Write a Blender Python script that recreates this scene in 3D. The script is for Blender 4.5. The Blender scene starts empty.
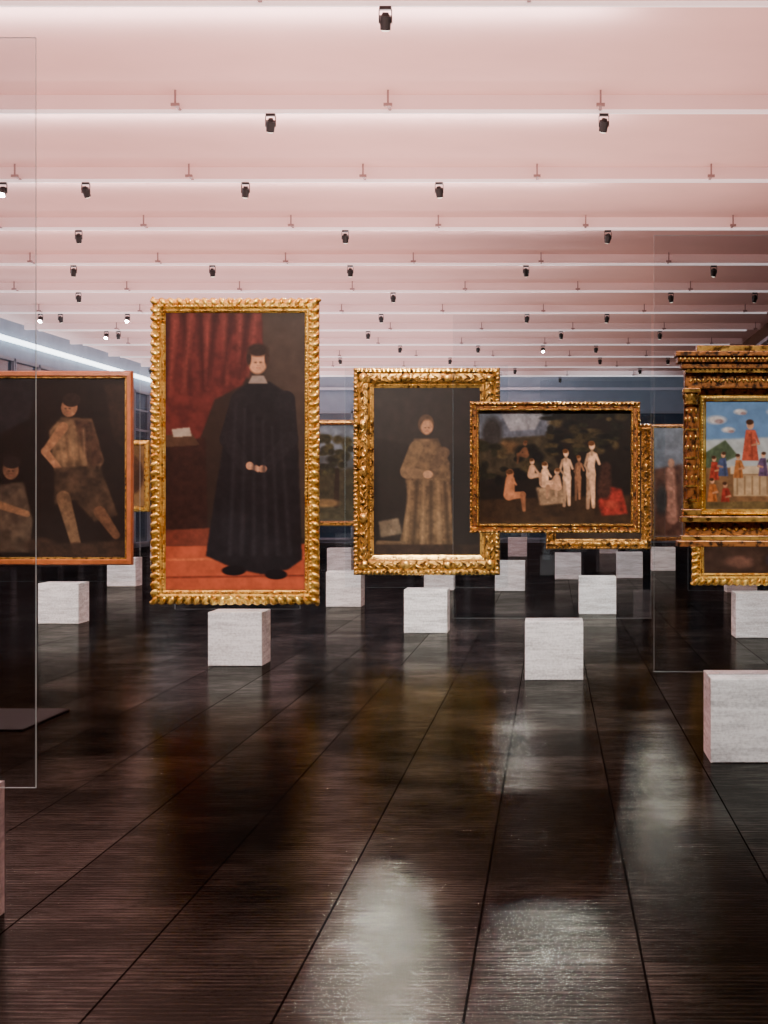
import bpy, bmesh, math, random
import numpy as np
from mathutils import Matrix, Vector
random.seed(7); rng=np.random.default_rng(7)
F=1700.0; H=1.26; VX=552.0; VY=497.0
col=bpy.context.scene.collection
def X(px,d): return (px-VX)*d/F
def Z(py,d): return H-(py-VY)*d/F
# ---------------------------------------------------------------- materials
def s2l(c):
    return tuple((v/12.92 if v<=0.04045 else ((v+0.055)/1.055)**2.4) for v in c)
def rgb(r,g,b): return s2l((r/255,g/255,b/255))+(1,)
def newmat(name):
    m=bpy.data.materials.new(name); m.use_nodes=True
    nt=m.node_tree; b=nt.nodes['Principled BSDF']; return m,nt,b
def N(nt,t,**k):
    n=nt.nodes.new(t)
    for a,v in k.items(): setattr(n,a,v)
    return n
def simple(name,c,rough=0.6,metal=0.0,spec=0.5,noise=0.0,scale=8,bump=0.0,emit=None,es=0):
    m,nt,b=newmat(name)
    b.inputs['Base Color'].default_value=c; b.inputs['Roughness'].default_value=rough
    b.inputs['Metallic'].default_value=metal; b.inputs['Specular IOR Level'].default_value=spec
    if noise>0 or bump>0:
        tc=N(nt,'ShaderNodeTexCoord'); n=N(nt,'ShaderNodeTexNoise'); n.inputs['Scale'].default_value=scale; n.inputs['Detail'].default_value=6
        nt.links.new(tc.outputs['Object'],n.inputs['Vector'])
        if noise>0:
            r=N(nt,'ShaderNodeValToRGB'); r.color_ramp.elements[0].position=.3; r.color_ramp.elements[1].position=.7
            r.color_ramp.elements[0].color=tuple(v*(1-noise) for v in c[:3])+(1,); r.color_ramp.elements[1].color=tuple(min(1,v*(1+noise*.5)) for v in c[:3])+(1,)
            nt.links.new(n.outputs['Fac'],r.inputs['Fac']); nt.links.new(r.outputs['Color'],b.inputs['Base Color'])
        if bump>0:
            bp=N(nt,'ShaderNodeBump'); bp.inputs['Strength'].default_value=bump; bp.inputs['Distance'].default_value=.01
            nt.links.new(n.outputs['Fac'],bp.inputs['Height']); nt.links.new(bp.outputs['Normal'],b.inputs['Normal'])
    if emit: b.inputs['Emission Color'].default_value=emit; b.inputs['Emission Strength'].default_value=es
    return m
def goldmat(name,hi,lo,scale=30,rough=.35,metal=.7):
    m,nt,b=newmat(name)
    tc=N(nt,'ShaderNodeTexCoord'); n=N(nt,'ShaderNodeTexNoise'); n.inputs['Scale'].default_value=scale; n.inputs['Detail'].default_value=4
    nt.links.new(tc.outputs['Object'],n.inputs['Vector'])
    r=N(nt,'ShaderNodeValToRGB'); r.color_ramp.elements[0].position=.36; r.color_ramp.elements[1].position=.56
    r.color_ramp.elements[0].color=lo; r.color_ramp.elements[1].color=hi
    nt.links.new(n.outputs['Fac'],r.inputs['Fac']); nt.links.new(r.outputs['Color'],b.inputs['Base Color'])
    bp=N(nt,'ShaderNodeBump'); bp.inputs['Strength'].default_value=.4; bp.inputs['Distance'].default_value=.006
    nt.links.new(n.outputs['Fac'],bp.inputs['Height']); nt.links.new(bp.outputs['Normal'],b.inputs['Normal'])
    b.inputs['Metallic'].default_value=metal; b.inputs['Roughness'].default_value=rough
    return m
M_gold=goldmat('bright_gilding',rgb(255,222,115),rgb(200,140,42),22,.22)
M_gold2=goldmat('old_gilding',rgb(230,186,96),rgb(94,66,24),26,.27)
M_gold3=goldmat('dull_gilding',rgb(205,158,78),rgb(76,52,20),24,.33)
M_wood=simple('red_brown_frame_wood',rgb(165,92,45),.4,0,.5,.3,14,.1)
M_darkwood=goldmat('dark_gilded_wood',rgb(170,110,56),rgb(46,28,16),45,.35,.4)
M_canvasback=simple('frame_back_wood',rgb(60,45,32),.8)

def concrete():
    m,nt,b=newmat('whitewashed_concrete')
    tc=N(nt,'ShaderNodeTexCoord'); oi=N(nt,'ShaderNodeObjectInfo')
    add=N(nt,'ShaderNodeVectorMath',operation='ADD'); nt.links.new(tc.outputs['Object'],add.inputs[0]); nt.links.new(oi.outputs['Location'],add.inputs[1])
    n=N(nt,'ShaderNodeTexNoise'); n.inputs['Scale'].default_value=3.2; n.inputs['Detail'].default_value=9; n.inputs['Roughness'].default_value=.72
    mp=N(nt,'ShaderNodeMapping'); mp.inputs['Scale'].default_value=(1.0,1.0,8)
    nt.links.new(add.outputs[0],mp.inputs['Vector']); nt.links.new(mp.outputs[0],n.inputs['Vector'])
    n2=N(nt,'ShaderNodeTexNoise'); n2.inputs['Scale'].default_value=60; n2.inputs['Detail'].default_value=4; nt.links.new(add.outputs[0],n2.inputs['Vector'])
    mm=N(nt,'ShaderNodeMath',operation='MULTIPLY_ADD'); mm.inputs[1].default_value=.42; nt.links.new(n2.outputs['Fac'],mm.inputs[0])
    nt.links.new(n.outputs['Fac'],mm.inputs[2])
    r=N(nt,'ShaderNodeValToRGB'); r.color_ramp.elements[0].position=.5; r.color_ramp.elements[1].position=.82
    r.color_ramp.elements[0].color=rgb(164,167,168); r.color_ramp.elements[1].color=rgb(238,242,242)
    nt.links.new(mm.outputs[0],r.inputs['Fac']); nt.links.new(r.outputs['Color'],b.inputs['Base Color'])
    bp=N(nt,'ShaderNodeBump'); bp.inputs['Strength'].default_value=.3; bp.inputs['Distance'].default_value=.006
    nt.links.new(mm.outputs[0],bp.inputs['Height']); nt.links.new(bp.outputs['Normal'],b.inputs['Normal'])
    b.inputs['Roughness'].default_value=.9; b.inputs['Specular IOR Level'].default_value=.15
    return m
M_conc=concrete()
def glass():
    m=bpy.data.materials.new('clear_panel_glass'); m.use_nodes=True; nt=m.node_tree; nt.nodes.clear()
    o=N(nt,'ShaderNodeOutputMaterial'); t=N(nt,'ShaderNodeBsdfTransparent'); t.inputs[0].default_value=(.955,.98,.99,1)
    g=N(nt,'ShaderNodeBsdfGlossy'); g.inputs['Roughness'].default_value=.02; g.inputs['Color'].default_value=(.75,.9,1,1)
    f=N(nt,'ShaderNodeFresnel'); f.inputs[0].default_value=1.5; mx=N(nt,'ShaderNodeMixShader')
    nt.links.new(f.outputs[0],mx.inputs[0]); nt.links.new(t.outputs[0],mx.inputs[1]); nt.links.new(g.outputs[0],mx.inputs[2]); nt.links.new(mx.outputs[0],o.inputs[0])
    return m
M_glass=glass()
def glassedge():
    m=bpy.data.materials.new('self_lit_glass_edge'); m.use_nodes=True; nt=m.node_tree; nt.nodes.clear()
    o=N(nt,'ShaderNodeOutputMaterial'); t=N(nt,'ShaderNodeBsdfTransparent')
    g=N(nt,'ShaderNodeBsdfPrincipled'); g.inputs['Base Color'].default_value=(.72,.9,.88,1); g.inputs['Roughness'].default_value=.25
    g.inputs['Emission Color'].default_value=(.6,.9,.9,1); g.inputs['Emission Strength'].default_value=.12  # faint glow added so the thin panel edges stand out as light lines
    mx=N(nt,'ShaderNodeMixShader'); mx.inputs[0].default_value=.9
    nt.links.new(t.outputs[0],mx.inputs[1]); nt.links.new(g.outputs[0],mx.inputs[2]); nt.links.new(mx.outputs[0],o.inputs[0])
    return m
M_edge=glassedge()
def paintmat():
    m,nt,b=newmat('oil_paint')
    a=N(nt,'ShaderNodeAttribute'); a.attribute_name='paint'
    nt.links.new(a.outputs['Color'],b.inputs['Base Color'])
    b.inputs['Roughness'].default_value=.45; b.inputs['Specular IOR Level'].default_value=.2
    return m
M_paint=paintmat()
TX0=.246; TW=.459; TL=.918
def floormat():
    m,nt,b=newmat('black_ribbed_rubber')
    L=nt.links.new
    nt.nodes.remove(b); out=nt.nodes['Material Output']
    tc=N(nt,'ShaderNodeTexCoord'); sp=N(nt,'ShaderNodeSeparateXYZ'); L(tc.outputs['Object'],sp.inputs[0])
    def math_(op,a,bv=None,c=None,clamp=False):
        n=N(nt,'ShaderNodeMath',operation=op); n.use_clamp=clamp
        for i,v in enumerate((a,bv,c)):
            if v is None: continue
            if isinstance(v,(int,float)): n.inputs[i].default_value=v
            else: L(v,n.inputs[i])
        return n.outputs[0]
    u=math_('DIVIDE',math_('SUBTRACT',sp.outputs['X'],TX0),TW)
    v=math_('DIVIDE',sp.outputs['Y'],TL)
    fu=math_('FRACT',u); fv=math_('FRACT',v)
    eu=math_('MINIMUM',fu,math_('SUBTRACT',1.0,fu)); ev=math_('MINIMUM',fv,math_('SUBTRACT',1.0,fv))
    ju=math_('LESS_THAN',eu,.0075); jv=math_('LESS_THAN',ev,.004)
    joint=math_('MAXIMUM',math_('MULTIPLY',ju,.88),math_('MULTIPLY',jv,.35))
    cb=N(nt,'ShaderNodeCombineXYZ'); L(math_('FLOOR',u),cb.inputs[0]); L(math_('FLOOR',v),cb.inputs[1])
    wn=N(nt,'ShaderNodeTexWhiteNoise',noise_dimensions='2D'); L(cb.outputs[0],wn.inputs['Vector'])
    mp=N(nt,'ShaderNodeMapping'); mp.inputs['Scale'].default_value=(3.2,48,1); L(tc.outputs['Object'],mp.inputs['Vector'])
    ns=N(nt,'ShaderNodeTexNoise'); ns.inputs['Scale'].default_value=1.5; ns.inputs['Detail'].default_value=9; ns.inputs['Roughness'].default_value=.78; L(mp.outputs[0],ns.inputs['Vector'])
    nb=N(nt,'ShaderNodeTexNoise'); nb.inputs['Scale'].default_value=1.7; nb.inputs['Detail'].default_value=8; nb.inputs['Roughness'].default_value=.72; L(tc.outputs['Object'],nb.inputs['Vector'])
    rib=math_('MULTIPLY_ADD',math_('SINE',math_('MULTIPLY',sp.outputs['Y'],2*math.pi/.034)),.5,.5)
    w=math_('ADD',math_('MULTIPLY',nb.outputs['Fac'],.9),math_('ADD',math_('MULTIPLY',ns.outputs['Fac'],1.7),math_('ADD',math_('MULTIPLY',wn.outputs['Value'],.16),math_('MULTIPLY',rib,.14))))
    mr=N(nt,'ShaderNodeMapRange'); mr.inputs['From Min'].default_value=1.40; mr.inputs['From Max'].default_value=1.92; L(w,mr.inputs['Value'])
    worn=mr.outputs[0]
    cr=N(nt,'ShaderNodeValToRGB'); cr.color_ramp.elements[0].color=rgb(4,3,3); cr.color_ramp.elements[1].color=rgb(38,33,29); L(worn,cr.inputs['Fac'])
    mx=N(nt,'ShaderNodeMix',data_type='RGBA'); L(joint,mx.inputs[0]); L(cr.outputs[0],mx.inputs[6]); mx.inputs[7].default_value=(.0004,.0004,.0004,1)
    hgt=math_('ADD',math_('MULTIPLY',rib,.25),math_('SUBTRACT',math_('MULTIPLY',ns.outputs['Fac'],1.1),joint))
    bp=N(nt,'ShaderNodeBump'); bp.inputs['Strength'].default_value=.15; bp.inputs['Distance'].default_value=.004; L(hgt,bp.inputs['Height'])
    df=N(nt,'ShaderNodeBsdfDiffuse'); L(mx.outputs[2],df.inputs['Color']); L(bp.outputs['Normal'],df.inputs['Normal'])
    gl=N(nt,'ShaderNodeBsdfGlossy'); gl.inputs['Color'].default_value=(.95,.98,.90,1); L(math_('MULTIPLY_ADD',worn,.13,.04),gl.inputs['Roughness']); L(bp.outputs['Normal'],gl.inputs['Normal'])
    fr=N(nt,'ShaderNodeFresnel'); fr.inputs['IOR'].default_value=1.45
    k=math_('MULTIPLY',math_('MULTIPLY_ADD',worn,.48,.15),math_('SUBTRACT',1.0,joint))
    ms=N(nt,'ShaderNodeMixShader'); L(math_('MULTIPLY',fr.outputs[0],k,clamp=True),ms.inputs[0]); L(df.outputs[0],ms.inputs[1]); L(gl.outputs[0],ms.inputs[2]); L(ms.outputs[0],out.inputs['Surface'])
    return m
M_floor=floormat()
M_ceil=simple('pink_lit_plaster',rgb(238,199,193),.9,0,.1,.05,1.3)
M_beam=simple('white_painted_beam',rgb(250,228,226),.8,0,.1,.03,2)
M_rail=simple('self_lit_white_rail',rgb(255,250,250),.5,emit=(1,.92,.95,1),es=.38)  # faint emission added to make the unlit rails read bright white
M_black=simple('black_lamp_metal',rgb(14,14,16),.4)
M_steel=simple('pinkish_clip_steel',rgb(150,124,122),.5,.2)
M_lens=simple('lit_lamp_lens',rgb(255,245,225),.3,emit=(1,.93,.8,1),es=2)
M_lensb=simple('bright_lamp_lens',rgb(255,250,240),.3,emit=(1,.95,.88,1),es=400)
M_pane=simple('night_window_glass',rgb(44,64,80),.1,0,.7,.3,.8)
M_blind=simple('grey_blue_blind',rgb(134,146,160),.8,0,.1,.1,3)
M_mull=simple('grey_window_steel',rgb(120,130,142),.5)
M_mulll=simple('pale_window_head',rgb(190,192,205),.6)
M_headglow=simple('self_lit_window_head',rgb(225,235,245),.5,emit=(.84,.94,1,1),es=6)  # emission put into the window head to give its bright band
M_brown=simple('brown_wall_paint',rgb(112,84,70),.8,0,.1,.2,1)
M_mat=simple('black_floor_slab',rgb(6,6,7),.7,0,.1)
# ---------------------------------------------------------------- mesh helpers
def obj_from_bm(bm,name,mats,parent=None,loc=(0,0,0),smooth=False,**props):
    me=bpy.data.meshes.new(name); bm.normal_update(); bm.to_mesh(me); bm.free()
    for m in (mats if isinstance(mats,(list,tuple)) else [mats]): me.materials.append(m)
    if smooth:
        for p in me.polygons: p.use_smooth=True
    o=bpy.data.objects.new(name,me); o.location=loc; col.objects.link(o)
    if parent: o.parent=parent
    for k,v in props.items(): o[k]=v
    return o
def empty(name,loc,label,category,group=None):
    e=bpy.data.objects.new(name,None); e.empty_display_size=.1; e.location=loc; col.objects.link(e)
    e['label']=label; e['category']=category
    if group: e['group']=group
    return e
def addbox(bm,x0,x1,y0,y1,z0,z1,mi=0,bevel=0):
    g=bmesh.ops.create_cube(bm,size=1,matrix=Matrix.Translation(((x0+x1)/2,(y0+y1)/2,(z0+z1)/2))@Matrix.Diagonal((x1-x0,y1-y0,z1-z0,1)))
    vs=g['verts']; fs=set(f for v in vs for f in v.link_faces)
    for f in fs: f.material_index=mi
    if bevel>0:
        es=list(set(e for v in vs for e in v.link_edges))
        bmesh.ops.bevel(bm,geom=es,offset=bevel,segments=2,affect='EDGES',profile=.5)
_sph={}
def sphere_t(seg,rings):
    if (seg,rings) in _sph: return _sph[(seg,rings)]
    V=[(0,0,1)]
    for i in range(1,rings):
        t=math.pi*i/rings
        for j in range(seg):
            p=2*math.pi*j/seg; V.append((math.sin(t)*math.cos(p),math.sin(t)*math.sin(p),math.cos(t)))
    V.append((0,0,-1)); Fc=[]
    for j in range(seg): Fc.append((0,1+j,1+(j+1)%seg))
    for i in range(rings-2):
        for j in range(seg):
            a=1+i*seg; Fc.append((a+j,a+seg+j,a+seg+(j+1)%seg,a+(j+1)%seg))
    a=1+(rings-2)*seg; l=len(V)-1
    for j in range(seg): Fc.append((l,a+(j+1)%seg,a+j))
    _sph[(seg,rings)]=(V,Fc); return V,Fc
def addell(bm,c,r,rot=0,seg=8,rings=5,mi=0):
    V,Fc=sphere_t(seg,rings); cs,sn=math.cos(rot),math.sin(rot); vs=[]
    for (x,y,z) in V:
        x*=r[0]; y*=r[1]; z*=r[2]
        vs.append(bm.verts.new((c[0]+x*cs+z*sn,c[1]+y,c[2]-x*sn+z*cs)))
    for f in Fc:
        q=bm.faces.new([vs[i] for i in f]); q.material_index=mi; q.smooth=True
def addcyl(bm,c,r,h,axis='Z',seg=16,r2=None,mi=0):
    R={'Z':Matrix.Identity(4),'X':Matrix.Rotation(math.pi/2,4,'Y'),'Y':Matrix.Rotation(math.pi/2,4,'X')}[axis]
    g=bmesh.ops.create_cone(bm,cap_ends=True,segments=seg,radius1=r,radius2=r if r2 is None else r2,depth=h,matrix=Matrix.Translation(c)@R)
    for f in set(f for v in g['verts'] for f in v.link_faces): f.material_index=mi
# ---------------------------------------------------------------- painting raster
VK=.55
class Can:
    def __init__(s,x0,y0,x1,y1,bg,res=1.0):
        s.x0,s.y0,s.x1,s.y1=x0,y0,x1,y1
        s.w=int((x1-x0)*res)+1; s.h=int((y1-y0)*res)+1
        s.px=np.linspace(x0,x1,s.w)[None,:].repeat(s.h,0); s.py=np.linspace(y0,y1,s.h)[:,None].repeat(s.w,1)
        s.a=np.zeros((s.h,s.w,3)); s.a[:]=np.array(bg)/255
        s.step=(x1-x0)/(s.w-1)
    def noise(s,sc):
        gw=max(2,int((s.x1-s.x0)/sc)+2); gh=max(2,int((s.y1-s.y0)/sc)+2)
        g=rng.random((gh,gw)); u=(s.px-s.x0)/(s.x1-s.x0)*(gw-1.001); v=(s.py-s.y0)/(s.y1-s.y0)*(gh-1.001)
        iu=u.astype(int); iv=v.astype(int); fu=u-iu; fv=v-iv; fu=fu*fu*(3-2*fu); fv=fv*fv*(3-2*fv)
        return (g[iv,iu]*(1-fu)+g[iv,iu+1]*fu)*(1-fv)+(g[iv+1,iu]*(1-fu)+g[iv+1,iu+1]*fu)*fv
    def put(s,m,c,var=.25,sc=4):
        var*=VK
        n=(s.noise(sc)-.5)*2*var+(s.noise(max(1.5,sc/2.5))-.5)*var
        cc=np.array(c)/255
        s.a=s.a*(1-m[...,None])+(cc[None,None,:]*(1+n[...,None]))*m[...,None]
    def ell(s,cx,cy,rx,ry,c,ang=0,soft=.15,var=.25,sc=4):
        a=math.radians(ang); dx=s.px-cx; dy=s.py-cy
        u=(dx*math.cos(a)+dy*math.sin(a))/rx; v=(-dx*math.sin(a)+dy*math.cos(a))/ry
        r=np.sqrt(u*u+v*v); soft=max(soft,1.2/min(rx,ry)); m=np.clip((1+soft/2-r)/soft,0,1); s.put(m,c,var,sc)
    def poly(s,pts,c,soft=1,var=.25,sc=5):
        ins=np.zeros(s.px.shape,bool); n=len(pts)
        for i in range(n):
            xa,ya=pts[i]; xb,yb=pts[(i+1)%n]
            if ya==yb: continue
            cond=((ya>s.py)!=(yb>s.py)); xi=(xb-xa)*(s.py-ya)/(yb-ya)+xa
            ins^=(cond&(s.px<xi))
        m=ins.astype(float)
        k=max(1,int(round(soft/s.step)))
        for _ in range(k*2):
            p=np.pad(m,1,mode='edge'); m=(p[:-2,1:-1]+p[2:,1:-1]+p[1:-1,:-2]+p[1:-1,2:]+p[1:-1,1:-1]*2)/6
        s.put(m,c,var,sc)
    def line(s,x0,y0,x1,y1,w0,w1,c,var=.2,sc=3,soft=1.6,al=1):
        dx,dy=x1-x0,y1-y0; L=dx*dx+dy*dy+1e-6
        t=np.clip(((s.px-x0)*dx+(s.py-y0)*dy)/L,0,1)
        d=np.hypot(s.px-x0-t*dx,s.py-y0-t*dy); w=w0+(w1-w0)*t
        m=np.clip((w-d)/soft+.5,0,1)*al; s.put(m,c,var,sc)
    def grain(s,amt=.12,sc=6):
        amt*=.5
        s.a*=(1+(s.noise(sc)-.5)[...,None]*2*amt+(s.noise(2)-.5)[...,None]*amt)
    def face(s,x,y,r,sk):
        d=tuple(v*.5 for v in sk); h=tuple(min(255,v*1.1) for v in sk); q=tuple(v*.75 for v in sk)
        s.ell(x-r*.35,y-r*.1,r*.24,r*.14,d,0,.6,0); s.ell(x+r*.4,y-r*.1,r*.24,r*.14,d,0,.6,0)
        s.line(x+r*.05,y-r*.1,x+r*.12,y+r*.35,.5,.9,h,0,3,1.8,.6); s.line(x-r*.05,y+r*.42,x+r*.25,y+r*.42,.4,.4,q,0,3,1.6,.7); s.line(x-r*.2,y+r*.75,x+r*.35,y+r*.75,.4,.3,(128,70,56),0,3,1.6,.6)
    def mesh(s,name,parent,y,W,Hh,zc=0,xc=0):
        w,h=s.w,s.h
        xs=np.linspace(-W/2,W/2,w)+xc; zs=np.linspace(Hh/2,-Hh/2,h)+zc
        co=np.zeros((h,w,3)); co[...,0]=xs[None,:]; co[...,2]=zs[:,None]; co[...,1]=y
        idx=np.arange(w*h).reshape(h,w)
        q=np.stack([idx[:-1,:-1],idx[1:,:-1],idx[1:,1:],idx[:-1,1:]],-1).reshape(-1,4)
        me=bpy.data.meshes.new(name); me.from_pydata(co.reshape(-1,3).tolist(),[],q.tolist())
        at=me.attributes.new('paint','FLOAT_COLOR','POINT')
        a=np.clip(s.a,0,1); lin=np.where(a<=.04045,a/12.92,((a+.055)/1.055)**2.4)
        buf=np.ones((w*h,4),np.float32); buf[:,:3]=lin.reshape(-1,3); at.data.foreach_set('color',buf.ravel())
        me.materials.append(M_paint); o=bpy.data.objects.new(name,me); col.objects.link(o); o.parent=parent
        return o
# ---------------------------------------------------------------- frames
def frame_mesh(W,Hh,prof,bw,mats,parent,orn=None,label=None,back=.03):
    bm=bmesh.new(); rings=[]
    pts=[(0,-back,0)]+list(prof)+[(1,-back,0)]
    for u,v,mi in pts:
        i=u*bw; a=W/2-i; b=Hh/2-i
        rings.append([bm.verts.new(c) for c in ((-a,-v,-b),(a,-v,-b),(a,-v,b),(-a,-v,b))])
    for k in range(len(rings)-1):
        for j in range(4):
            f=bm.faces.new((rings[k][j],rings[k][(j+1)%4],rings[k+1][(j+1)%4],rings[k+1][j])); f.material_index=pts[k][2]
    for j in range(4):
        bm.faces.new((rings[-1][j],rings[-1][(j+1)%4],rings[0][(j+1)%4],rings[0][j]))
    bmesh.ops.recalc_face_normals(bm,faces=bm.faces)
    def run(inset,step,r,depth,alt=0,jit=0,slant=0,mi=0):
        a=W/2-inset; b=Hh/2-inset
        for (p0,p1,rot) in (((-a,-b),(a,-b),0),((a,-b),(a,b),math.pi/2),((a,b),(-a,b),math.pi),((-a,b),(-a,-b),-math.pi/2)):
            L=math.hypot(p1[0]-p0[0],p1[1]-p0[1]); n=max(1,int(round(L/step)))
            for i in range(n):
                t=i/n; x=p0[0]+(p1[0]-p0[0])*t; z=p0[1]+(p1[1]-p0[1])*t
                k=1+(alt if i%2 else 0)+random.uniform(-jit,jit)
                rr=(r[0]*k,r[1],r[2]*k)
                addell(bm,(x,-depth,z),rr,rot=-rot+slant*(1 if (t<.5) else -1),seg=8,rings=6,mi=mi)
    if orn:
        for o in orn: run(**o)
    return obj_from_bm(bm,'frame',mats,parent,**({'label':label} if label else {}))
def painting(px0,py0,px1,py1,d,bwpx,can,label,style,mats,name='framed_painting'):
    W=(px1-px0)*d/F; Hh=(py1-py0)*d/F; cx=X((px0+px1)/2,d); cz=Z((py0+py1)/2,d)
    e=empty(name,(cx,d,cz),label,'painting','framed paintings on glass easels')
    bw=bwpx*d/F
    if style=='leaf':
        prof=[(0,.0,0),(.12,.02,0),(.35,.045,0),(.62,.045,0),(.74,.03,1),(.84,.03,0),(1,.012,1)]
        orn=[dict(inset=bw*.26,step=.064,r=(.022,.022,bw*.36),depth=.035,slant=.5),
             dict(inset=bw*.10,step=.064,r=(.030,.018,.018),depth=.012),
             dict(inset=bw*.56,step=.032,r=(.012,.012,.012),depth=.046),
             dict(inset=bw*.88,step=.026,r=(.009,.010,.007),depth=.028)]
    elif style=='carved':
        prof=[(0,.03,0),(.06,.06,0),(.2,.065,0),(.3,.04,1),(.5,.05,1),(.7,.045,1),(.8,.025,0),(1,.012,0)]
        orn=[dict(inset=bw*.12,step=.04,r=(.015,.010,bw*.12),depth=.062,slant=.3),
             dict(inset=bw*.42,step=.075,r=(.040,.012,.011),depth=.05,slant=.5,jit=.2),
             dict(inset=bw*.60,step=.075,r=(.040,.012,.010),depth=.05,slant=-.5,jit=.2),
             dict(inset=bw*.52,step=.15,r=(.022,.018,.022),depth=.052,jit=.1),
             dict(inset=bw*.50,step=.46,r=(.06,.022,bw*.24),depth=.052),
             dict(inset=bw*.86,step=.026,r=(.010,.008,.008),depth=.022)]
    elif style=='cassetta':
        prof=[(0,.02,0),(.05,.05,0),(.25,.055,0),(.32,.03,1),(.7,.03,1),(.75,.045,0),(.9,.045,0),(1,.01,0)]
        orn=[dict(inset=bw*.14,step=.03,r=(.011,.009,.008),depth=.053),
             dict(inset=bw*.52,step=.07,r=(.025,.008,bw*.12),depth=.03,alt=-.4),
             dict(inset=bw*.84,step=.02,r=(.008,.006,.006),depth=.045)]
    else:
        prof=[(0,.02,0),(.15,.045,0),(.6,.05,0),(.75,.03,1),(.9,.03,1),(1,.01,1)]; orn=None
    frame_mesh(W,Hh,prof,bw,mats,e,orn)
    can.mesh('canvas',e,-.008,W-2*bw+.004,Hh-2*bw+.004)
    bm=bmesh.new(); addbox(bm,-W/2+bw*.5,W/2-bw*.5,.0,.026,-Hh/2+bw*.5,Hh/2-bw*.5); obj_from_bm(bm,'backboard',M_canvasback,e)
    return e
# ---------------------------------------------------------------- easels
def easel(pxl,dfront,gpx0=None,gpx1=None,ztop=2.53,gw=1.1,label='rough white concrete block holding an upright clear glass panel',s=.40):
    x0=X(pxl,dfront); cx=x0+s/2; cy=dfront+s/2
    e=empty('glass_easel',(cx,cy,0),label,'display stand','concrete and glass easels')
    bm=bmesh.new(); h=s/2; g=.012; zb=.24
    prof=[(-h,.0),(h,.0),(h,s),(g,s),(g,zb),(-g,zb),(-g,s),(-h,s)]
    A=[bm.verts.new((-h,y,z)) for y,z in prof]; B=[bm.verts.new((h,y,z)) for y,z in prof]
    n=len(prof)
    for i in range(n): bm.faces.new((A[i],A[(i+1)%n],B[(i+1)%n],B[i]))
    for V in (A,B):
        bm.faces.new((V[0],V[5],V[6],V[7])); bm.faces.new((V[0],V[1],V[4],V[5])); bm.faces.new((V[1],V[2],V[3],V[4]))
    bmesh.ops.recalc_face_normals(bm,faces=bm.faces)
    es=[ed for ed in bm.edges if all(abs(abs(v.co.y)-h)<1e-4 for v in ed.verts) and (abs(ed.verts[0].co.y-ed.verts[1].co.y)<1e-4)]
    bmesh.ops.bevel(bm,geom=es,offset=.005,segments=2,affect='EDGES')
    obj_from_bm(bm,'concrete_block',M_conc,e)
    if gpx0 is None: a,b=-gw/2,gw/2
    else: a=X(gpx0,cy)-cx; b=X(gpx1,cy)-cx
    bm=bmesh.new(); t=.005
    pr=[(-.14,zb+.003),(.14,zb+.003),(.14,s+.012),(b,s+.012),(b,ztop),(a,ztop),(a,s+.012),(-.14,s+.012)]
    A=[bm.verts.new((x,-t,z)) for x,z in pr]; B=[bm.verts.new((x,t,z)) for x,z in pr]
    bm.faces.new(A).material_index=0; bm.faces.new(B[::-1]).material_index=0
    for i in range(8):
        f=bm.faces.new((A[i],B[i],B[(i+1)%8],A[(i+1)%8])); f.material_index=1
    bmesh.ops.recalc_face_normals(bm,faces=bm.faces)
    obj_from_bm(bm,'glass_panel',[M_glass,M_edge],e)
    return cy
GA=.005+.03+.001
c1=easel(208,12.67,175,300,2.55)
c2=easel(404,15.75,345,508,2.5)
c3=easel(525,11.7,453,651)
c4=easel(711,8.05,654,857)
c5=easel(579,18.3,540,655)
c6=easel(38,16.9,-20,140)
c7=easel(736,15.2,688,870)
c11=easel(326,19.5,295,390)
c12=easel(107,24.0,96,153)
c14=easel(652,29.0,645,690)
easel(495,22.8,470,550); easel(555,26.0,540,600); easel(617,26.4,600,665)
easel(327,28.5,310,370); easel(424,23,400,480); easel(727,22.5,705,780)
c8=easel(508,36,495,530); easel(600,38,585,625); easel(150,33,135,175)
xr=X(5,5.16)
cN=easel(VX+(xr-.40)*F/4.76,4.76,-330,36,2.60,label='white concrete block with a tall clear glass panel without visible painting')
# ---------------------------------------------------------------- canvases (generic stand-ins)
c=Can(-8,380,125,557,(24,17,13),1.3)
c.poly([(-8,380),(40,380),(30,420),(-8,440)],(32,28,28),3)
c.poly([(50,432),(62,418),(92,420),(104,462),(84,492),(55,470)],(92,72,50),1.5,.5,8)
c.poly([(74,420),(92,422),(104,462),(90,470)],(54,38,28),2,.4)
for i in range(6): c.line(60+i*6,430,66+i*5,478,1.2,1.2,(60,46,32) if i%2 else (120,96,68),.2,3,3,.6)
c.ell(70,408,8,10,(112,80,56),10); c.ell(72,401,9,7,(34,25,20)); c.line(64,428,46,452,5,3.5,(124,90,62)); c.line(46,452,60,470,4,3,(130,94,66)); c.ell(61,471,3.5,3.5,(144,104,74)); c.face(68,410,5,(112,80,56))
c.poly([(55,468),(100,466),(118,515),(95,522),(75,500),(55,505)],(52,40,29),1.5,.5,7)
c.line(64,498,76,542,7,5,(86,66,46)); c.line(100,512,116,535,6,4,(82,58,40)); c.line(76,546,94,549,4,3,(74,54,36))
c.poly([(40,545),(125,540),(125,557),(40,557)],(46,34,25),2,.4)
c.ell(12,470,8,10,(100,70,50)); c.ell(13,463,9,6,(34,26,22)); c.face(12,472,5,(100,70,50)); c.poly([(-8,487),(24,482),(34,520),(30,552),(-8,552)],(66,54,42),1.5,.5,8)
c.line(0,505,28,514,4,3,(124,90,62)); c.ell(40,545,16,7,(44,32,24),0,.6); c.poly([(104,385),(125,385),(125,450),(114,440)],(36,26,20),3)
c.grain(.2)
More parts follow.
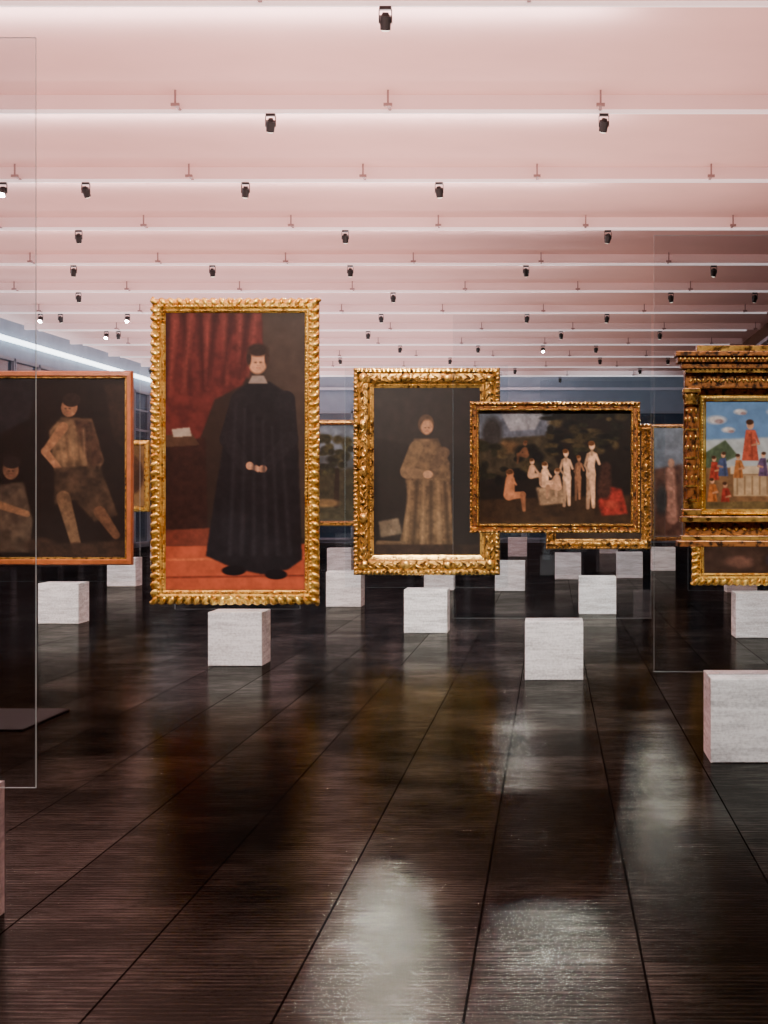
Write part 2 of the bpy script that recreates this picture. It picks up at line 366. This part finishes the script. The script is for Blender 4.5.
painting(-17,371,133,565,c6-GA,8,c,'large dark figure painting in a plain reddish wood frame','plain',[M_wood,M_gold3])
c=Can(166,312,305,593,(42,32,26),1.5)
c.poly([(262,312),(305,312),(305,540),(268,540)],(58,47,39),1.5,.12,14)
c.poly([(166,312),(262,312),(263,345),(243,385),(215,400),(198,446),(166,446)],(80,34,30),1.5,.3,9)
for i in range(12):
    x=168+i*8; c.line(x,314,x+random.uniform(-10,16),398-i*2,3.2,1.5,(110,52,44) if i%2 else (48,20,18),.2,3,5,.8)
c.poly([(166,446),(206,438),(208,530),(166,534)],(44,26,21),1.5,.25)
c.poly([(166,548),(305,546),(305,593),(166,593)],(152,70,44),1.5,.15,8)
c.poly([(166,532),(212,530),(212,548),(166,548)],(96,46,33),1.5,.2)
c.line(166,562,305,560,1.2,1.2,(172,88,52)); c.line(166,580,305,578,1,1,(108,46,32))
c.poly([(236,392),(250,382),(270,382),(288,394),(298,440),(302,562),(288,572),(262,577),(232,570),(206,558),(218,480),(226,430)],(24,21,23),1.3,.3,6)
c.line(240,400,228,440,9,8,(27,24,26)); c.line(228,440,244,466,8,6,(30,27,29)); c.line(286,400,290,440,9,8,(27,24,26)); c.line(290,440,266,468,8,6,(31,28,30))
SKf=(186,138,103)
c.ell(258,361,9.5,13,SKf,4,.25,.15); c.ell(258,350,10.5,6.5,(42,29,23),0,.4); c.ell(249,358,2.5,8,(48,33,26),0,.6); c.ell(267,358,2.5,8,(52,36,28),0,.6); c.face(258,363,6.5,SKf)
c.poly([(252,376),(264,376),(268,384),(248,384)],(130,118,106),.8,.1)
for kx in (0,3,6): c.line(250+kx,468,258+kx,472,1.7,1.3,(188,142,108),.1)
c.ell(250,467,4,4,(184,138,104)); c.ell(263,470,4,3.6,(176,130,98))
c.poly([(166,436),(192,434),(200,446),(166,448)],(70,50,36),1,.12); c.poly([(172,430),(190,428),(192,437),(174,438)],(158,148,130),.8,.12)
for i in range(6): c.line(236+i*9,404+i*6,230+i*12,556,1.4,2.4,(38,35,38),.2,3,3,.7)
c.ell(234,573,12,5,(16,12,14)); c.ell(276,577,11,5,(16,12,14))
c.grain(.1)
painting(152,299,319,604,c1-GA,14,c,'tall portrait of a dark-robed standing figure in scalloped gold leaf frame','leaf',[M_gold,M_gold2])
c=Can(373,386,481,556,(30,26,22),1.5)
c.poly([(373,386),(481,386),(481,460),(373,436)],(36,31,27),3,.15,14)
c.ell(426,423,8,10,(66,51,36),5); c.ell(427,426,6,7.5,(146,108,78),5,.3); c.face(427,427,4.2,(146,108,78))
c.poly([(414,438),(438,438),(450,462),(454,550),(398,550),(408,500),(404,470)],(84,67,46),1.5,.35,5)
c.line(416,447,406,470,7,6,(94,76,52)); c.line(406,472,426,474,6,4,(102,82,58)); c.line(444,452,430,474,6,4,(78,62,44)); c.ell(428,474,5,4,(158,122,90))
for i in range(6): c.line(410+i*7,482,404+i*9,548,1.5,2,(50,40,28) if i%2 else (116,94,66),.2,3,3,.8)
c.poly([(378,522),(398,518),(402,534),(380,538)],(96,84,66),1.2,.3); c.line(378,544,404,544,3,2,(84,68,48))
c.poly([(373,545),(481,545),(481,556),(373,556)],(40,31,24),1.5)
c.grain(.15)
painting(354,368,500,575,c2-GA,20,c,'dark painting of a brown-robed figure in wide carved gold frame','carved',[M_gold2,M_gold3])
c=Can(479,412,631,524,(27,23,19),1.9)
c.poly([(479,412),(560,412),(552,436),(520,446),(479,440)],(84,90,100),2,.3,6); c.poly([(500,412),(545,412),(535,430),(510,432)],(136,138,142),2,.3)
c.poly([(479,440),(545,436),(560,470),(479,480)],(54,48,34),2,.35); c.ell(505,448,16,6,(94,72,46),0,.6); c.ell(492,434,10,16,(46,44,42),0,.5)
for i in range(90):
    x=random.uniform(479,630); c.ell(x,random.uniform(412,455) if x>545 else random.uniform(446,482),random.uniform(3,9),random.uniform(2,5),random.choice([(34,34,22),(24,24,18),(52,46,28),(18,18,16),(62,54,34)]),0,.7,.5)
c.poly([(479,500),(631,495),(631,524),(479,524)],(50,37,24),2,.35)
SK=(220,180,140)
def nude(x,y0,y1,lean=0,k=1.0,sk=SK,arm=1):
    h=y1-y0; sh=tuple(int(v*.72) for v in sk)
    c.line(x-1.2,y0+h*.5,x-2.6*k,y1,2.7*k,1.3*k,sh); c.line(x+1.2,y0+h*.5,x+2*k,y1-1,2.7*k,1.3*k,sk)
    c.line(x+lean,y0+h*.22,x,y0+h*.36,3.6*k,2.8*k,sk); c.line(x,y0+h*.36,x,y0+h*.5,2.9*k,3.9*k,sk)
    c.line(x+lean,y0+h*.1,x+lean,y0+h*.2,1.3,1.3,sh)
    c.ell(x+lean,y0+h*.065,2.5*k,3.1*k,sk); c.ell(x+lean-.6,y0+h*.03,2.7*k,2*k,(96,60,30))
    c.line(x+lean-3*k,y0+h*.2,x+lean-5.5*k,y0+h*.36,1.3*k,1*k,sh); c.line(x+lean-5.5*k,y0+h*.36,x-2*k,y0+h*.46,1*k,.9*k,sh)
    c.line(x+lean+3*k,y0+h*.2,x+lean+6*k,y0+h*(.08 if arm<0 else .34),1.3*k,1*k,sk)
nude(591,442,508,1,1.25); nude(567,450,506,-1,1.1); nude(578,456,500,1,.8,(150,108,76))
def seat_(x,y,sk,f=1,k=1):
    c.ell(x,y,2.6*k,3.1*k,sk); c.ell(x-f*.6,y-1.6,2.6*k,1.8*k,(84,54,30)); c.line(x,y+6,x-f*1,y+15*k,3.2*k,4*k,sk); c.line(x-f,y+16*k,x+f*9*k,y+15*k,2.8*k,2.2*k,sk); c.line(x+f*9*k,y+15*k,x+f*10*k,y+26*k,2*k,1.1*k,tuple(int(v*.8) for v in sk)); c.line(x+f*2,y+6,x+f*6,y+11,1.3,1,sk)
c.poly([(536,488),(562,486),(566,503),(540,506)],(150,126,96),2,.4)
seat_(545,466,SK,1,1.15); seat_(557,472,(196,154,118),-1,1.0); seat_(532,462,(196,156,120),1,.9); seat_(510,474,(172,116,78),1,1.4); seat_(525,444,(104,70,46),-1,.75)
c.poly([(598,502),(608,486),(622,490),(628,514),(602,516)],(130,44,36),2.5,.5); c.ell(612,505,8,4,(158,64,48),10,.7); c.line(606,468,604,492,5,7,(58,38,30),.4,3,4)
c.grain(.2)
painting(470,402,640,533,c3-GA,9.5,c,'wide woodland scene with pale figures in narrow gilt frame','cassetta',[M_gold2,M_darkwood])
c=Can(556,430,640,541,(50,40,32),.6); c.ell(600,480,20,30,(110,80,60)); c.grain(.3)
painting(546,424,651,549,c5-GA,10,c,'painting in a gold frame, mostly hidden behind others','carved',[M_gold3,M_gold3])
c=Can(704,395,848,573,(34,28,24),.8); c.poly([(704,540),(848,535),(848,573),(704,573)],(58,42,32),1.5); c.ell(740,562,14,6,(100,70,56),0,.6); c.ell(775,560,8,7,(50,52,72),0,.6); c.grain(.2)
painting(692,383,860,585,c7-GA,12,c,'dark painting in gold frame seen below a gilded altarpiece','leaf',[M_gold,M_gold2])
c=Can(303,425,382,521,(70,76,78),1.2)
c.poly([(303,425),(382,425),(382,460),(303,455)],(98,112,122),2,.2,6); c.poly([(303,462),(340,470),(382,462),(382,521),(303,521)],(52,50,34),2,.35)
for i in range(26): c.ell(random.uniform(322,352),random.uniform(436,476),random.uniform(3,7),random.uniform(2.5,5),random.choice([(44,46,30),(62,62,38),(34,36,26)]),0,.6,.5)
c.line(338,470,337,505,2,3,(36,28,20)); c.ell(326,503,14,4,(104,84,52),0,.6)
c.grain(.2)
painting(297,420,387,526,c11-GA,5,c,'landscape with trees in a thin dark gilt frame','plain',[M_gold3,M_darkwood])
c=Can(104,446,144,506,(120,95,60),.8); c.ell(130,475,14,20,(70,50,34)); c.grain(.3)
painting(97,440,150,512,c12-GA,6,c,'small distant painting in a gold frame','plain',[M_gold,M_gold2])
c=Can(655,430,682,536,(120,130,140),1)
c.poly([(655,470),(682,465),(682,536),(655,536)],(96,68,56),2,.3); c.line(670,472,672,518,4,5,(168,124,104),.3,3,3); c.ell(671,464,3,4,(176,136,110)); c.ell(662,500,5,14,(60,62,60),0,.5); c.grain(.25)
painting(650,424,687,541,c14-GA,4,c,'narrow pale figure painting in thin frame','plain',[M_darkwood,M_gold3])
# tabernacle altarpiece
d=c4-GA; k=d/F; cx=X(754,d)
e=empty('framed_painting',(cx,d,Z(450,d)),'small bright altarpiece in columned gilded wooden tabernacle frame','painting','framed paintings on glass easels')
def bx(bm,x0,y0,x1,y1,f,b=0,mi=0,bev=.003):
    addbox(bm,(x0-754)*k,(x1-754)*k,-f,.028-b,(450-y1)*k,(450-y0)*k,mi,bev)
bm=bmesh.new()
bx(bm,696,346,812,353,.05,mi=1); bx(bm,674,353.2,834,358,.13,mi=0); bx(bm,676,358.2,832,364,.115); bx(bm,680,364.2,828,370,.10,mi=0); bx(bm,684,370.2,824,374,.085,mi=1)
for i in range(38): addell(bm,((679+i*4.05-754)*k,-.117,(450-361)*k),(.007,.006,.010),mi=1)
for i in range(30): addbox(bm,(686+i*4.6-754)*k,(688.4+i*4.6-754)*k,-.094,-.08,(450-374)*k,(450-370.5)*k,1)
obj_from_bm(bm,'cornice',[M_darkwood,M_gold2],e,label='gilded dentilled cornice')
bm=bmesh.new(); bx(bm,684,374.2,824,389,.06)
for i in range(17):
    addell(bm,((690+i*8-754)*k,-.062,(450-381.5)*k),(.014,.005,.006),rot=.6 if i%2 else -.6,mi=1); addell(bm,((694+i*8-754)*k,-.062,(450-381.5)*k),(.006,.006,.012),mi=1)
obj_from_bm(bm,'frieze',[M_darkwood,M_gold2],e)
for cxp in (690.5,817.5):
    bm=bmesh.new(); xx=(cxp-754)*k
    addbox(bm,xx-.042,xx+.042,-.095,.0,(450-394)*k,(450-389.2)*k,1,.004)
    addcyl(bm,(xx,-.05,(450-399)*k),.030,.045,r2=.040,mi=1)
    for j in range(8):
        a=j*math.pi/4; addell(bm,(xx+.034*math.cos(a),-.05+.034*math.sin(a),(450-397)*k),(.009,.009,.018),mi=1)
    addcyl(bm,(xx,-.05,(450-455)*k),.028,94*k,r2=.025,seg=20,mi=0)
    for zz in (404,430,458,486,500): addcyl(bm,(xx,-.05,(450-zz)*k),.033,.010,seg=20,mi=1)
    for zz in (412,420,438,448,468,478):
        for j in range(6):
            a=j*math.pi/3+zz; addell(bm,(xx+.026*math.cos(a),-.05+.026*math.sin(a),(450-zz)*k),(.007,.007,.014),mi=1)
    addcyl(bm,(xx,-.05,(450-505)*k),.040,.03,seg=20,mi=1); addbox(bm,xx-.045,xx+.045,-.10,.0,(450-516)*k,(450-509)*k,1,.004)
    obj_from_bm(bm,'column',[M_darkwood,M_gold2],e,label='gilded carved column')
bm=bmesh.new()
bx(bm,680,516.2,828,522,.11,mi=1); bx(bm,684,522.2,824,535,.07); bx(bm,680,535.2,828,540,.10,mi=1); bx(bm,676,540.2,832,546,.12,mi=0)
for i in range(18): addell(bm,((688+i*7.8-754)*k,-.072,(450-528.5)*k),(.013,.005,.008),rot=.5 if i%2 else -.5,mi=1)
obj_from_bm(bm,'base',[M_darkwood,M_gold2],e,label='gilded moulded base')
bm=bmesh.new(); bx(bm,684,389.2,824,516,.004); obj_from_bm(bm,'backboard',M_darkwood,e)
fm=frame_mesh((809-699)*k,(515.5-395)*k,[(0,.01,0),(.2,.03,0),(.5,.035,0),(.7,.02,0),(1,.008,0)],7*k,[M_gold,M_gold],e,[dict(inset=3*k,step=.016,r=(.006,.005,.005),depth=.034)],back=-.005)
fm.location=(0,0,(450-455.2)*k)
c=Can(706,402,802,509,(112,150,190),2.6)
c.poly([(706,402),(802,402),(802,445),(706,450)],(100,138,180),1,.1,10); c.poly([(706,440),(802,436),(802,470),(706,470)],(176,190,192),3,.12,8)
for (x,y,r) in ((716,420,9),(788,424,9),(728,430,6),(774,412,7),(740,412,6)): c.ell(x,y,r,r*.45,(206,206,204),0,.7); c.ell(x+3,y+1.5,r*.5,r*.25,(150,130,130),0,.7)
c.poly([(706,452),(725,440),(738,456),(706,470)],(78,96,72),1.5,.3); c.poly([(802,440),(780,446),(765,462),(802,468)],(70,84,60),1.5,.3)
c.poly([(706,468),(802,466),(802,509),(706,509)],(120,92,62),1.5,.25)
def robe(x,y,cc,f=1,k=1):
    c.poly([(x-2.6*k,y),(x+2.6*k,y),(x+5*k,y+18*k),(x-5*k,y+18*k)],cc,.6,.3,3); c.line(x+1,y+3,x+2,y+17*k,.6,.8,tuple(v*.65 for v in cc),.2,3,2,.8)
    c.ell(x,y-3*k,2.1*k,2.7*k,(200,152,118)); c.ell(x-f*.5,y-4.6*k,2.2*k,1.6*k,(70,46,30)); c.line(x+f*2.5*k,y+2,x+f*5*k,y+8*k,1.3,1,cc); c.line(x+f*5*k,y+8*k,x+f*1*k,y+9*k,1,.8,(192,144,108))
robe(750,430,(180,84,62),1,1.7)
c.poly([(730,466),(774,466),(774,474),(730,474)],(206,190,158),1,.1); c.poly([(733,475),(771,475),(771,496),(733,496)],(182,160,124),1,.15)
for i in range(5): c.line(737+i*7.5,477,737+i*7.5,494,.8,.8,(140,116,84),.1)
for a in ((714,462,(160,58,44)),(723,458,(70,84,120),-1),(782,460,(166,114,60),-1),(792,466,(146,52,44),-1),(738,460,(176,112,60)),(763,458,(96,76,110),-1),(712,484,(176,104,50)),(725,488,(140,50,40)),(783,486,(70,96,80),-1),(795,488,(176,130,66),-1)): robe(*a)
c.poly([(706,502),(802,501),(802,509),(706,509)],(94,82,52),1.5,.3); c.grain(.08)
c.mesh('canvas',e,-.012,(802-706)*k,(509-402)*k,(450-455.5)*k)
# ---------------------------------------------------------------- room shell
XL=-10.3; XR=4.15; YB=-4.0; YF=46.8; ZB=H+3.2; ZC=ZB+.15
def struct(bm,name,m): return obj_from_bm(bm,name,m,kind='structure')
bm=bmesh.new(); addbox(bm,XL,XR,YB,YF,-.2,0); struct(bm,'floor',M_floor)
bm=bmesh.new(); addbox(bm,XL,XR,YB,YF,ZC,ZC+.2); struct(bm,'ceiling',M_ceil)
bm=bmesh.new(); addbox(bm,XL-.2,XL,YB,YF,-.2,ZC+.2); struct(bm,'wall_left',M_blind)
bm=bmesh.new(); addbox(bm,XR,XR+.2,YB,YF,-.2,ZC+.2); struct(bm,'wall_right',M_brown)
bm=bmesh.new(); addbox(bm,XL,XR,YF,YF+.2,-.2,ZC+.2); struct(bm,'wall_far',M_blind)
bm=bmesh.new(); addbox(bm,XL,XR,YB-.2,YB,-.2,ZC+.2); struct(bm,'wall_near',M_brown)
wn=0; tn=0
def window(a0,a1,side,z1=3.9):
    global wn; wn+=1
    bm=bmesh.new(); z0=.08
    def b(u0,u1,q0,q1,za,zb,mi):
        if side=='L': addbox(bm,XL+q0,XL+q1,u0,u1,za,zb,mi)
        elif side=='R': addbox(bm,XR-q1,XR-q0,u0,u1,za,zb,mi)
        else: addbox(bm,u0,u1,YF-q1,YF-q0,za,zb,mi)
    b(a0,a1,.005,.02,z0,z1,0)
    b(a0,a0+.05,.005,.08,z0,z1,1); b(a1-.05,a1,.005,.08,z0,z1,1); b(a0,a1,.005,.08,z0,z0+.06,1); b(a0,a1,.005,.08,z1-.06,z1,1); b(a0,a1,.005,.06,2.9,2.95,1)
    if z1>3.7: b(a0,a1,.005,.06,3.4,3.44,1)
    struct(bm,'window_%d'%wn,[M_pane,M_mull])
y=20.0
while y<45.2: window(y,y+1.5,'L'); y+=1.55
y=29.5
while y<45.2: window(y,y+1.5,'R'); y+=1.55
x=XL+.2
while x<XR-1.5: window(x,x+1.5,'F',3.62); x+=1.56
for (x0,x1,y0,y1,m) in ((XL,XL+.12,15,YF,M_headglow),(XR-.12,XR,15,YF,M_mulll),(XL+.12,XR-.12,YF-.12,YF,M_mulll)):
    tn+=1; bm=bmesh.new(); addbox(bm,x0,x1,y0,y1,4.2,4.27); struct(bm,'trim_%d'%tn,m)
beams=[11.06+3.1*i for i in range(-4,12)]
for y in beams:
    tn+=1; bm=bmesh.new()
    addbox(bm,XL+.13,XR-.13,y,y+.10,ZB+.03,ZC,0)
    struct(bm,'trim_%d'%tn,M_beam)
for i,y in enumerate(beams):
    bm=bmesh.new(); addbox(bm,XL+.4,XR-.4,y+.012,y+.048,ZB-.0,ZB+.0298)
    for j in range(8):
        xx=XL+1.4+j*1.75+(.55 if i%2 else 0)
        addbox(bm,xx-.012,xx+.012,y-.16,y+.014,ZB+.02,ZB+.0295,1); addbox(bm,xx-.035,xx+.035,y-.19,y-.16,ZB+.015,ZB+.04,1); addbox(bm,xx-.008,xx+.008,y-.18,y-.168,ZB+.04,ZC-.001,1)
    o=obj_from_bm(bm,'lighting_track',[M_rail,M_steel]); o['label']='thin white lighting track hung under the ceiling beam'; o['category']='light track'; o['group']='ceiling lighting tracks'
bmh=bmesh.new(); addcyl(bmh,(0,0,-.105),.035,.09,'Z',14,.04); addcyl(bmh,(0,0,-.05),.028,.02,'Z',14,.02)
mh=bpy.data.meshes.new('housing'); bmh.to_mesh(mh); bmh.free(); mh.materials.append(M_black)
bmh=bmesh.new(); addbox(bmh,-.04,.04,-.02,.02,-.022,0,0,.003); addbox(bmh,-.044,-.038,-.012,.012,-.11,-.02); addbox(bmh,.038,.044,-.012,.012,-.11,-.02)
mb=bpy.data.meshes.new('bracket'); bmh.to_mesh(mb); bmh.free(); mb.materials.append(M_black)
bmh=bmesh.new(); addell(bmh,(0,0,-.152),(.030,.030,.010),seg=12,rings=6)
ml=bpy.data.meshes.new('lamp_lens'); bmh.to_mesh(ml); bmh.free(); ml.materials.append(M_lens)
ml2=ml.copy(); ml2.materials.clear(); ml2.materials.append(M_lensb)
def fixture(x,y,bright=False,tilt=.5,yaw=0):
    e=empty('ceiling_spotlight',(x,y+.03,ZB-.0005),'small bright lit spotlight on ceiling track' if bright else 'small black spotlight hanging from white ceiling track','spotlight','track spotlights')
    for nm,me in (('bracket',mb),('housing',mh),('lamp_lens',ml2 if bright else ml)):
        o=bpy.data.objects.new(nm,me); col.objects.link(o); o.parent=e
        if nm!='bracket':
            R=Matrix.Rotation(yaw,4,'Z')@Matrix.Translation((0,0,-.09))@Matrix.Rotation(tilt,4,'X')@Matrix.Translation((0,0,.09)); o.matrix_local=R
rows={0:[385],1:[270,604],2:[85,245,439],3:[78,345,608],4:[73,212,350,526,714],5:[78,393,671,755],6:[60,381,527,607],7:[368,561,118,660],8:[180,400,478,596,720],9:[95,340,450,600,668],10:[150,420,515,640],11:[360,470,560,690]}
for r,xs in rows.items():
    d=beams[r+4]
    for px in xs: fixture(X(px,d),d,tilt=random.choice([.5,.6,.4]),yaw=random.uniform(-.4,.4))
for px,py in ((127,318),(543,352),(2,197),(106,343),(40,330)):
    dd=3.05*F/(VY-py); r=min(range(len(beams)),key=lambda i:abs(beams[i]-dd)); fixture(X(px,beams[r]),beams[r],True,-.7)
bm=bmesh.new(); addbox(bm,-.3,.3,-.45,.45,0,.010,0,.004)  # thin black slab flat on the floor at the left
o=obj_from_bm(bm,'dark_floor_slab',M_mat,loc=(X(0,9.7),9.6,0)); o['label']='flat black slab lying on the ribbed floor'; o['category']='floor cover'
# ---------------------------------------------------------------- lights
def area(loc,size,power,color,rot=(math.pi,0,0)):
    l=bpy.data.lights.new('unseen_ceiling_fill','AREA'); l.shape='RECTANGLE'; l.size=size[0]; l.size_y=size[1]; l.energy=power; l.color=color
    o=bpy.data.objects.new('unseen_ceiling_fill',l); o.location=loc; o.rotation_euler=rot; col.objects.link(o)
area((-5.5,15,2.9),(8,22),800,(1,.62,.57)); area((0,11,2.9),(5,18),540,(1,.67,.60))  # unseen wide lamps aimed upward, added to give the ceiling its pink wash
area((-5.5,36,3.2),(8,20),760,(1,.77,.78)); area((.2,34,3.2),(4,22),120,(1,.68,.58))
for i in range(3,16):
    y=beams[i]; pw=120 if i<12 else 90
    area((-4.6,y+.62,ZC-.34),(10,.12),pw,(1,.88,.89))  # unseen strip lamp beyond each beam, added for the pale-to-pink bay gradient
def spot(loc,tgt,power,angle=40,color=(1,.95,.87),size=.06,blend=.6):
    l=bpy.data.lights.new('spot','SPOT'); l.energy=power; l.spot_size=math.radians(angle); l.spot_blend=blend; l.color=color; l.shadow_soft_size=size
    o=bpy.data.objects.new('spot',l); o.location=loc; o.rotation_euler=(Vector(tgt)-Vector(loc)).to_track_quat('-Z','Y').to_euler(); col.objects.link(o)
def lit(px,py,d,power,back=4.0,dx=.6,ang=42):
    x=X(px,d); spot((x+dx,d-back,4.2),(x,d,Z(py,d)),power,ang)
lit(235,450,c1,780,4.2,.5,48); lit(425,470,c2,780,4,-.5,42); lit(553,467,c3,760,4,.4,36); lit(754,450,c4,560,3.4,-.3,36)
lit(60,470,c6,700,4,.5,44); lit(342,475,c11,420,4,.3,36); lit(780,500,c7,440,4,-.5,40); lit(597,500,c5,360,4,.5,36); lit(124,480,c12,360,4,.4); lit(668,485,c14,460,4,-.3)
for (px,py,d,p) in ((235,640,12.8,560),(425,612,15.9,560),(552,650,11.9,520),(754,720,8.2,520),(597,596,18.5,480),(60,604,17,480),(760,615,15.3,520),(342,590,19.7,360),(510,575,23,460),(568,565,26,380),(632,567,26.5,380),(124,573,24.2,380),(342,560,28.7,360),(440,580,23.2,340)):
    x=X(px,d); spot((x+random.uniform(-.5,.5),d-3.4,4.25),(x,d,.25),p,17,(.97,1,.99))
for (x,y,p) in ((-1.6,16.5,520),(.0,20,600),(-3.5,22,520),(-.6,27,600),(1.5,24,420)):
    spot((x,y,4.3),(x,y-5,0),p,60)
for x in (-7,-2.5,1.5): spot((x,43,4.2),(x,46.8,3.4),110,100,(.8,.9,1))  # lamps without fixtures, added to brighten the far wall
w=bpy.data.worlds.new('world'); bpy.context.scene.world=w; w.use_nodes=True
w.node_tree.nodes['Background'].inputs[0].default_value=(.3,.4,.6,1); w.node_tree.nodes['Background'].inputs[1].default_value=.05
# ---------------------------------------------------------------- camera
cd=bpy.data.cameras.new('camera'); cd.sensor_width=36; cd.lens=F*36/1024; cd.shift_x=-(VX-384)/1024; cd.shift_y=-(512-VY)/1024; cd.clip_end=200
co=bpy.data.objects.new('camera',cd); co.location=(0,0,H); co.rotation_euler=(math.pi/2,0,0); col.objects.link(co); bpy.context.scene.camera=co
